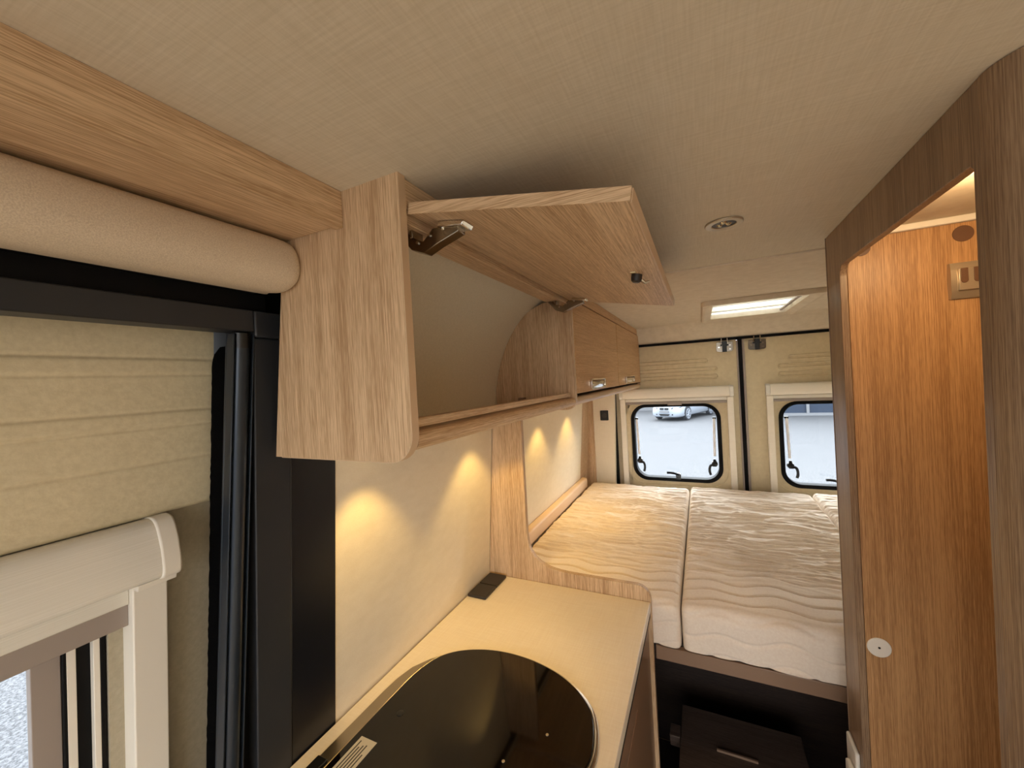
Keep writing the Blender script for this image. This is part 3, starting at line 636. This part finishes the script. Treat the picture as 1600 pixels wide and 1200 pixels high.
def rear_window(name, a, b2, order):
    w = setting(name, ((a + b2) / 2, 2.76, -0.69)); z0, z1 = -0.708, -0.206
    MB().ring(rrect(a, b2, z0, z1, 0.095, 10), rrect(a + 0.022, b2 - 0.022, z0 + 0.022, z1 - 0.018, 0.08, 10), 'y', 2.742, 2.80).build('rubber_frame', 'black', w, bevel=0.004, seg=3)
    MB().prism(rrect(a + 0.012, b2 - 0.012, z0 + 0.012, z1 - 0.012, 0.088, 10), 'y', 2.785, 2.789).build('pane', 'glass', w)
    def latch(cx, cz, d):   # d: +1 opens to the right, -1 left, 0 bottom
        m = MB()
        if d:
            m.disc((cx, 2.735, cz), 'y', 0.017, 0.022, 16); m.box(cx - 0.009 if d > 0 else cx - 0.014, cx + 0.014 if d > 0 else cx + 0.009, 2.733, 2.755, cz - 0.016, cz + 0.012)
            m.tube(smooth_pts([(cx + d * 0.004, 2.737, cz - 0.006), (cx + d * 0.022, 2.730, cz - 0.008), (cx + d * 0.030, 2.727, cz - 0.026), (cx + d * 0.030, 2.725, cz - 0.048), (cx + d * 0.025, 2.724, cz - 0.066)], 4), 0.0075, 8)
            m.tube([(cx, 2.740, cz + 0.030), (cx, 2.740, cz)], [0.006, 0.014], 10)
        else:
            m.disc((cx, 2.735, cz + 0.010), 'y', 0.016, 0.022, 16); m.box(cx - 0.014, cx + 0.014, 2.733, 2.755, cz - 0.012, cz + 0.008)
            m.tube(smooth_pts([(cx, 2.737, cz + 0.018), (cx - 0.02, 2.730, cz + 0.026), (cx - 0.045, 2.727, cz + 0.030), (cx - 0.068, 2.725, cz + 0.030)], 4), 0.0075, 8)
        m.build('latch', 'blackp', w, smooth=True)
    latch(a + 0.046, z0 + 0.130, 1); latch(b2 - 0.046, z0 + 0.125, -1); latch((a + b2) / 2 + 0.01, z0 + 0.030, 0)
    for x in (a + 0.038, b2 - 0.038):
        s_ = MB().tube([(x, 2.742, -0.300), (x + (0.006 if x < (a + b2) / 2 else -0.006), 2.742, -0.535)], 0.0075, 12).build('stay_arm', 'stay', w, smooth=True)
        sg = 1 if x < (a + b2) / 2 else -1
        MB().box(x - 0.012 * (1 if sg > 0 else 0.7), x + 0.012 * (0.7 if sg > 0 else 1), 2.735, 2.752, -0.303, -0.292).build('stay_bracket', 'blackp', s_, bevel=0.001)
rear_window('window_2', -0.436, 0.101, 0); rear_window('window_3', 0.400, 0.925, 0)
def rear_blind(x0, x1, label):
    b = thing('window_blind', label, 'window blind', ((x0 + x1) / 2, 2.72, -0.75))
    cs = MB().prism(smooth_pts([(2.738, -0.165), (2.714, -0.165), (2.703, -0.150), (2.702, -0.128), (2.708, -0.108), (2.722, -0.100), (2.738, -0.100)], 3), 'x', x0 + 0.022, x1 - 0.022).build('cassette', 'plastic_b', b, smooth=True)
    for a in (x0, x1 - 0.021): MB().prism([(2.738, -0.167), (2.712, -0.167), (2.701, -0.152), (2.700, -0.126), (2.706, -0.106), (2.722, -0.098), (2.738, -0.098)], 'x', a, a + 0.021).build('end_cap', 'plastic_w', b, bevel=0.002)
    for a in (x0 + 0.002, x1 - 0.036): MB().box(a, a + 0.034, 2.716, 2.738, -0.745, -0.168).build('side_rail', 'plastic_b', b, bevel=0.002)
    MB().box(x0 + 0.037, x1 - 0.037, 2.722, 2.736, -0.186, -0.168).build('blind_rail', 'plastic_w', b, bevel=0.002)
    MB().box(x0 + 0.037, x1 - 0.037, 2.724, 2.736, -0.203, -0.188).build('lower_rail', 'grey_p', b, bevel=0.002)
    if x0 < 0: MB().box(-0.20, -0.115, 2.716, 2.724, -0.212, -0.190).build('grip', 'grey_p', b, bevel=0.002)
    else: MB().box(0.655, 0.67, 2.712, 2.722, -0.196, -0.176).build('grip', 'plastic_w', b, bevel=0.002)
rear_blind(-0.500, 0.175, 'beige roller blind surround on the left rear door window')
rear_blind(0.339, 0.985, 'beige roller blind surround on the right rear door window')
# gaps and seals
box(-0.80, 0.95, 2.735, 2.80, 0.176, 0.191).build('trim_7', 'black', kind='structure')
MB().box(0.212, 0.232, 2.745, 2.80, -1.6, 0.178).build('trim_8', 'black', kind='structure')
MB().box(0.203, 0.2115, 2.738, 2.79, -1.6, 0.17).build('trim_9', 'grey_p', kind='structure', bevel=0.002)
MB().box(0.2325, 0.2445, 2.735, 2.79, -1.6, 0.1755).build('trim_10', 'grey_p', kind='structure', bevel=0.002)
MB().prism([(-0.552, -0.75), (-0.533, -0.75), (-0.528, -0.16), (-0.520, 0.18), (-0.540, 0.18), (-0.535, -0.19)], 'y', 2.70, 2.75).build('trim_11', 'black', kind='structure')
box(-0.95, -0.53, 2.755, 2.80, -1.6, 0.30).build('wall_rear_outer', 'black', kind='structure')
box(-0.75, 1.0, 2.79, 2.80, 0.19, 0.32).build('wall_rear_upper', 'black', kind='structure')
def door_catch(x, s, label):
    t = thing('door_catch', label, 'catch', (x, 2.73, 0.10))
    MB().prism(smooth_pts([(x - 0.042, 0.165), (x - 0.045, 0.13), (x - 0.036, 0.108), (x + s * 0.0 + 0.036, 0.108), (x + 0.046, 0.13), (x + 0.046, 0.165)], 3), 'y', 2.744, 2.7495).build('mounting_plate', 'hinge', t, bevel=0.001)
    MB().box(x - 0.012, x + 0.012, 2.722, 2.744, 0.105, 0.170).box(x - 0.022, x + 0.022, 2.726, 2.744, 0.142, 0.152).build('striker', 'blackp', t, bevel=0.002)
    for a in (-0.016, 0.016): MB().tube([(x + a, 2.730, 0.145), (x + a, 2.730, 0.188)], 0.003).build('loop_bar', 'chrome', t, smooth=True)
    for a, z in ((-0.030, 0.135), (0.030, 0.145), (0.030, 0.122)): MB().disc((x + a, 2.744, z), 'y', 0.005, -0.003, 14).build('screw', 'chrome', t)
door_catch(0.140, 1, 'black and nickel door catch at the top of the left rear door')
door_catch(0.310, -1, 'black and nickel door catch at the top of the right rear door')
ss = thing('wall_socket', 'small black square socket on the cream wall beside the left rear window', 'socket', (-0.595, 2.655, -0.30))
MB().box(-0.620, -0.567, 2.648, 2.6598, -0.298, -0.232).build('plate', 'blackp', ss, bevel=0.003)
MB().disc((-0.5935, 2.6478, -0.265), 'y', 0.016, -0.002, 20).build('insert', 'socket', ss)

# ------------------------------------------------------------------ ceiling fittings
dl = thing('ceiling_downlight', 'round silver recessed downlight in the ceiling', 'lamp', (0.057, 0.915, ZC - 0.004))
cxl, cyl = 0.057, 0.915
ringo = [(cxl + 0.035 * math.cos(a), cyl + 0.035 * math.sin(a)) for a in [2 * math.pi * i / 48 for i in range(48)]]
ringi = [(cxl + 0.022 * math.cos(a), cyl + 0.022 * math.sin(a)) for a in [2 * math.pi * i / 48 for i in range(48)]]
MB().ring(ringo, ringi, 'z', ZC - 0.004, ZC - 0.0002).build('rim', 'alu', dl, bevel=0.0015)
MB().disc((cxl, cyl, ZC - 0.0005), 'z', 0.0222, -0.0012, 32).build('reflector', 'socket', dl)
for k in range(3): MB().disc((cxl + 0.009 * math.cos(2.1 * k + 0.4), cyl + 0.009 * math.sin(2.1 * k + 0.4), ZC - 0.0017), 'z', 0.006, -0.003, 14, 0.003).build('led', 'chrome', dl, smooth=True)
rh = thing('roof_hatch', 'bright rectangular roof hatch with a pale frame over the bed', 'roof hatch', (0.24, 2.23, ZC))
def rr2(x0, x1, y0, y1, r): return rrect(x0, x1, y0, y1, r, 6)
m = MB(); n1 = rr2(0.016, 0.466, 1.88, 2.585, 0.03); n2 = rr2(HX0 + 0.004, HX1 - 0.004, HY0 + 0.004, HY1 - 0.004, 0.012)
A = [m.bm.verts.new(V((x, y, ZC - 0.004))) for x, y in n1]; B = [m.bm.verts.new(V((x, y, ZC - 0.022))) for x, y in rr2(0.022, 0.460, 1.886, 2.579, 0.03)]
Cc = [m.bm.verts.new(V((x, y, ZC - 0.024))) for x, y in rr2(0.034, 0.448, 1.90, 2.565, 0.026)]; D = [m.bm.verts.new(V((x, y, ZC - 0.012))) for x, y in n2]; E_ = [m.bm.verts.new(V((x, y, ZC + 0.05))) for x, y in n2]
for P_, Q_ in ((A, B), (B, Cc), (Cc, D), (D, E_)):
    for i in range(len(P_)): m.bm.faces.new((P_[i], P_[(i + 1) % len(P_)], Q_[(i + 1) % len(P_)], Q_[i]))
bmesh.ops.recalc_face_normals(m.bm, faces=m.bm.faces[:])
m.build('frame', 'ceil2', rh, smooth=True, angle=25)
m = MB(); ny = 60; rows = []
for i in range(ny + 1):
    y = HY0 + 0.01 + (HY1 - HY0 - 0.02) * i / ny; z = ZC + 0.012 + (0.003 if i % 2 else -0.003)
    rows.append([m.bm.verts.new(V((x, y, z))) for x in (HX0 + 0.006, HX1 - 0.006)])
for A, B in zip(rows, rows[1:]): m.bm.faces.new((A[0], A[1], B[1], B[0]))
m.build('pleated_shade', 'shade', rh)
MB().box(HX0 + 0.006, HX1 - 0.006, 2.10, 2.112, ZC + 0.0, ZC + 0.007).build('shade_bar', 'plastic_w', rh, bevel=0.001)
MB().box(HX0 + 0.006, HX1 - 0.006, 2.30, 2.318, ZC + 0.0, ZC + 0.007).build('shade_bar', 'plastic_w', rh, bevel=0.001)
for x in (HX1 - 0.03,): MB().box(x, x + 0.014, HY0 + 0.01, HY1 - 0.01, ZC - 0.002, ZC + 0.006).build('guide_rail', 'grey_p', rh, bevel=0.001)
MB().prism([(HX0 - 0.02, ZC + 0.05), (HX1 + 0.02, ZC + 0.05), (HX1 - 0.02, ZC + 0.09), (HX0 + 0.02, ZC + 0.09)], 'y', HY0 - 0.02, HY1 + 0.02).build('outer_dome', 'glass', rh)

# ------------------------------------------------------------------ bathroom
t_ = 0.013
outl = [(1.166, -1.6), (1.166, ZC - 0.001), (0.60, ZC - 0.001), (0.60, -1.6), (0.6155, -1.6)] + [(0.6155, 0.203)] + [(0.6155 + 0.006, 0.209)] + list(reversed(arc(1.0535, 0.184, 0.025, 0, 90, 8))) + [(1.0785, -1.6)]
bw = thing('bathroom_wall', 'brown oak bathroom wall with a doorway and rounded front corner', 'partition', (0.3, 0.88, -1.6))
MB().prism(outl, 'x', 0.280, 0.280 + t_).build('door_surround', 'oak_r', bw, bevel=0.001)
m = MB(); r = 0.05; cxx, cyy = 0.280 + r, 0.5995
A_ = [(cxx + r * math.cos(math.radians(a)), cyy + r * math.sin(math.radians(a))) for a in range(180, 271, 6)]
I_ = [(cxx + (r - t_) * math.cos(math.radians(a)), cyy + (r - t_) * math.sin(math.radians(a))) for a in range(180, 271, 6)]
m.prism(A_ + [(0.945, cyy - r), (0.945, cyy - r + t_)] + list(reversed(I_)), 'z', -1.6, ZC - 0.001)
m.build('rounded_front', 'oak_r', bw, smooth=True, angle=30)
MB().box(0.279, 0.2932, 1.1665, 1.1685, -1.6, ZC - 0.001).build('edge_band', 'edge_d', bw)
MB().box(0.2935, 0.945, 1.150, 1.166, -1.6, ZC - 0.001).build('rear_panel', 'oak_r', bw)
iw = thing('wardrobe_front', 'golden oak panel wall lit by the lamp inside the bathroom doorway', 'panel', (0.6, 1.09, -1.6))
MB().box(0.2935, 0.945, 1.0955, 1.110, -1.6, 0.262).build('back_board', 'edge_d', iw)
dr = MB().box(0.2940, 0.945, 1.080, 1.0950, -1.6, 0.262).build('door_panel', 'oak_w', iw, bevel=0.0006)
box(0.2935, 0.945, 0.575, 1.0950, 0.272, 0.290).build('ceiling_bathroom', 'ceil2', kind='structure')
MB().box(0.2935, 0.945, 1.068, 1.0795, 0.259, 0.2718).build('trim_12', 'plastic_w', kind='structure', bevel=0.002)
for x, z, lb in ((0.473, 0.238, 'round brown cover cap above the light switch'), (0.318, 0.238, 'round brown cover cap half hidden by the doorway edge')):
    tag(MB().disc((x, 1.0798, z), 'y', 0.0155, -0.0015, 28).build('cover_cap', 'brown', bevel=0.0004), lb, 'cover cap')
dk = thing('door_stop_disc', 'round white plastic disc on the oak panel near the doorway edge', 'disc', (0.316, 1.079, -0.632))
MB().disc((0.316, 1.0798, -0.610), 'y', 0.0205, -0.0025, 36).build('disc', 'plastic_w', dk, bevel=0.0008)
MB().disc((0.316, 1.0772, -0.610), 'y', 0.0022, -0.0004, 12).build('screw', 'hole', dk)  # flat dark disc, painted shade for the centre hole
sw = thing('light_switch', 'champagne metal light switch plate with brown rockers', 'light switch', (0.49, 1.07, 0.116))
# plate with bowed face
m = MB(); n = 12; rows = []
for i in range(n + 1):
    z = 0.112 + 0.070 * i / n; bow = 0.010 - 0.006 * (abs(2 * i / n - 1)) ** 2
    rows.append([m.bm.verts.new(V((x, y, z))) for x, y in ((0.447 + 0.0015 * abs(2 * i / n - 1), 1.0798), (0.449 + 0.0015 * abs(2 * i / n - 1), 1.0798 - bow), (0.545, 1.0798 - bow), (0.547, 1.0798))])
for A, B in zip(rows, rows[1:]):
    for j in range(3): m.bm.faces.new((A[j], A[j + 1], B[j + 1], B[j]))
for r_ in (rows[0], rows[-1]): m.bm.faces.new(r_)
bmesh.ops.recalc_face_normals(m.bm, faces=m.bm.faces[:])
m.build('plate', 'alu', sw, smooth=True, angle=40)
MB().box(0.459, 0.535, 1.0670, 1.0720, 0.127, 0.170).build('insert', 'alu', sw, bevel=0.0012)
for x in (0.467, 0.485, 0.503, 0.521):
    MB().prism([(x - 0.005, 0.169)] + arc(x, 0.146, 0.0052, 180, 360, 8) + [(x + 0.005, 0.169)], 'y', 1.0655, 1.0672).build('rocker', 'brown', sw, bevel=0.0006)
lt = thing('door_latch', 'white plastic door latch on the doorway edge near the floor', 'latch', (0.27, 1.12, -1.0))
MB().box(0.271, 0.2798, 1.095, 1.160, -1.02, -0.868).build('body', 'plastic_w', lt, bevel=0.004, seg=3)
MB().box(0.259, 0.2708, 1.085, 1.125, -1.01, -0.905).build('keeper', 'plastic_w', lt, bevel=0.004, seg=3)
bl_ = thing('bathroom_lamp', 'round lamp on the bathroom ceiling behind the doorway header', 'lamp', (0.40, 0.78, 0.27))
MB().disc((0.40, 0.78, 0.2718), 'z', 0.03, -0.008, 28).build('housing', 'alu', bl_, bevel=0.002)
MB().disc((0.40, 0.78, 0.2636), 'z', 0.024, -0.001, 28).build('lens', 'led', bl_)
ld = bpy.data.lights.new('bathroom_glow', 'POINT'); ld.energy = 2.0; ld.color = (1, 0.68, 0.36); ld.shadow_soft_size = 0.03
lo = bpy.data.objects.new('bathroom_glow', ld); COL.objects.link(lo); lo.parent = bl_; lo.location = (0, 0, -0.04)

# ------------------------------------------------------------------ outside
GZ = -2.40
box(-60, 60, -60, 80, GZ - 0.1, GZ).build('ground', 'asphalt', kind='structure')
bd = thing('shop_building', 'building front with blue glazed bays and white mullions, seen through the right rear window', 'building', (9, 22.9, GZ))
MB().box(1.9, 16, 22.9, 27, GZ, GZ + 4.2).build('wall', 'bblue', bd)
MB().box(1.9, 16, 22.78, 22.9, GZ, GZ + 0.12).build('plinth', 'bwhite', bd)
for k in range(8):
    x = 1.9 + 1.22 * k + 0.11
    MB().box(x, x + 0.11, 22.80, 22.9, GZ + 0.12, GZ + 3.4).build('mullion', 'bwhite', bd)
MB().box(1.8, 16.1, 22.7, 22.9, GZ + 3.4, GZ + 4.2).build('roof_band', 'bwhite', bd)
b2_ = thing('low_hall', 'long low hall with a white base behind the parked car', 'building', (-8, 27, GZ))
MB().box(-22, 1.7, 27.0, 31, GZ, GZ + 3.6).build('wall', 'bblue', b2_)
MB().box(-22, 1.7, 26.8, 27.0, GZ, GZ + 0.38).build('plinth', 'bwhite', b2_)
# parked saloon, built facing -y then turned
def car():
    c = thing('parked_car', 'silver saloon car parked on the asphalt outside the rear window', 'car', (0, 0, GZ))
    O = Vector((0, 0, 0)); ORG[c.name] = Vector((0, 0, 0))
    def Q(p): return (p[0], p[1], p[2] - H)
    # stations along length: y, half width, sill z, shoulder z, crown z (roof/bonnet), crown half width
    st = [(-2.25, 0.52, 0.30, 0.52, 0.60, 0.40), (-2.20, 0.70, 0.22, 0.58, 0.68, 0.52), (-2.05, 0.82, 0.19, 0.64, 0.76, 0.60), (-1.7, 0.88, 0.18, 0.70, 0.86, 0.64), (-1.2, 0.90, 0.20, 0.78, 0.94, 0.66), (-0.85, 0.90, 0.20, 0.84, 0.99, 0.68),
          (-0.25, 0.90, 0.20, 0.88, 1.36, 0.60), (0.3, 0.90, 0.20, 0.90, 1.42, 0.60), (0.9, 0.90, 0.20, 0.92, 1.38, 0.58), (1.45, 0.90, 0.20, 0.94, 1.08, 0.60), (1.9, 0.88, 0.22, 0.94, 1.06, 0.60), (2.2, 0.80, 0.26, 0.86, 0.98, 0.52), (2.28, 0.70, 0.34, 0.72, 0.80, 0.44)]
    st = smooth_pts(st, 5)
    m = MB(); rows = []
    for y, hw, s0, sh, cr, cw in st:
        half = [(0.0, s0), (hw * 0.82, s0), (hw * 0.985, s0 + 0.08), (hw, (s0 + sh) / 2), (hw * 0.97, sh), (hw * 0.90, sh + (cr - sh) * 0.22), (cw + (hw * 0.9 - cw) * 0.35, sh + (cr - sh) * 0.72), (cw, sh + (cr - sh) * 0.95), (cw * 0.55, cr), (0, cr + 0.01)]
        pr_ = half + [(-x, z) for x, z in reversed(half[1:-1])]
        rows.append([m.bm.verts.new(V(Q((x, y, z)))) for x, z in pr_])
    n = len(rows[0])
    for A, B in zip(rows, rows[1:]):
        for i in range(n): m.bm.faces.new((A[i], A[(i + 1) % n], B[(i + 1) % n], B[i]))
    m.bm.faces.new(rows[0]); m.bm.faces.new(rows[-1]); bmesh.ops.recalc_face_normals(m.bm, faces=m.bm.faces[:])
    body = m.build('body', 'car', c, smooth=True, angle=60)
    # glasshouse panels standing just proud of the body
    m = MB(); vs_ = [(-0.60, -0.80, 1.02), (0.60, -0.80, 1.02), (0.52, -0.28, 1.34), (-0.52, -0.28, 1.34)]
    v1 = [m.bm.verts.new(V(Q((x, y - 0.03, z + 0.01)))) for x, y, z in vs_]; v2 = [m.bm.verts.new(V(Q((x, y, z - 0.03)))) for x, y, z in vs_]
    m.bm.faces.new(v1); m.bm.faces.new(v2)
    for i in range(4): m.bm.faces.new((v1[i], v1[(i + 1) % 4], v2[(i + 1) % 4], v2[i]))
    m.build('windscreen', 'dglass', c)
    for s_ in (1, -1):
        m = MB(); m.prism([(-0.55, 0.96), (1.30, 1.02), (0.95, 1.30), (-0.10, 1.32)], 'x', s_ * 0.72, s_ * 0.86); m2 = m
        for v in m.bm.verts: v.co.z -= H
        m.build('side_window', 'dglass', c)
        for y in (-1.38, 1.38):
            m = MB(); m.disc((s_ * 0.72, y, 0.33 - H), 'x', 0.325, s_ * 0.195, 40); wch = m.build('wheel', 'tyre', c, bevel=0.02)
            m = MB(); m.disc((s_ * 0.915, y, 0.33 - H), 'x', 0.07, s_ * 0.012, 20)
            m.ring([(y + 0.255 * math.cos(a), 0.33 - H + 0.255 * math.sin(a)) for a in [i * math.pi / 20 for i in range(40)]], [(y + 0.215 * math.cos(a), 0.33 - H + 0.215 * math.sin(a)) for a in [i * math.pi / 20 for i in range(40)]], 'x', s_ * 0.915, s_ * 0.93)
            for k in range(7):
                a = 2 * math.pi * k / 7
                m.tube([(s_ * 0.92, y, 0.33 - H), (s_ * 0.922, y + 0.235 * math.cos(a), 0.33 - H + 0.235 * math.sin(a))], [0.03, 0.022], 8)
            m.build('rim', 'car', wch, smooth=True)
            m = MB(); m.ring([(y + 0.37 * math.cos(a), 0.34 - H + 0.37 * math.sin(a)) for a in [i * math.pi / 20 for i in range(21)]], [(y + 0.335 * math.cos(a), 0.34 - H + 0.335 * math.sin(a)) for a in [i * math.pi / 20 for i in range(21)]], 'x', s_ * 0.87, s_ * 0.905) if False else None
            m = MB(); m.prism([(y + 0.365 * math.cos(a), 0.34 - H + 0.365 * math.sin(a)) for a in [i * math.pi / 20 for i in range(21)]], 'x', s_ * 0.80, s_ * 0.903)
            m.build('wheel_arch', 'tyre', c)
        m = MB(); m.prism([(s_ * 0.42, 0.60 - H), (s_ * 0.60, 0.59 - H), (s_ * 0.80, 0.64 - H), (s_ * 0.82, 0.70 - H), (s_ * 0.66, 0.69 - H), (s_ * 0.44, 0.665 - H)], 'y', -2.26, -1.95)
        for v in m.bm.verts: v.co.y += 0.30 * max(0, abs(v.co.x) - 0.45) / 0.4
        m.build('headlamp', 'dglass', c)
        m = MB(); m.prism(rrect(s_ * 0.03 if s_ > 0 else -0.25, 0.25 if s_ > 0 else -0.03, 0.56 - H, 0.66 - H, 0.03, 4), 'y', -2.285, -2.15); m.build('grille', 'blackp', c)
        m = MB(); m.prism([(s_ * 0.42, 0.30 - H), (s_ * 0.70, 0.31 - H), (s_ * 0.70, 0.36 - H), (s_ * 0.44, 0.36 - H)], 'y', -2.265, -2.1)
        for v in m.bm.verts: v.co.y += 0.10 * max(0, abs(v.co.x) - 0.45) / 0.3
        m.build('fog_lamp', 'blackp', c)
    MB().prism([(-0.32, 0.36 - H), (-0.24, 0.27 - H), (0.24, 0.27 - H), (0.32, 0.36 - H)], 'y', -2.27, -2.1).build('lower_intake', 'blackp', c)
    MB().box(-0.26, 0.26, -2.30, -2.25, 0.42 - H, 0.52 - H).build('number_plate', 'bwhite', c)
    return c
cr = car()
front, rear_ = Vector((-0.85, 20.9)), Vector((0.50, 24.1))       # wheels on the side we can see
dr_ = (rear_ - front).normalized(); side = Vector((dr_[1], -dr_[0]))
ctr = (front + rear_) / 2 - side * 0.72
cr.location = (ctr[0], ctr[1], GZ + H); cr.scale = (0.88, 0.97, 1); cr.rotation_euler = (0, 0, math.atan2(dr_[1], dr_[0]) - math.pi / 2)
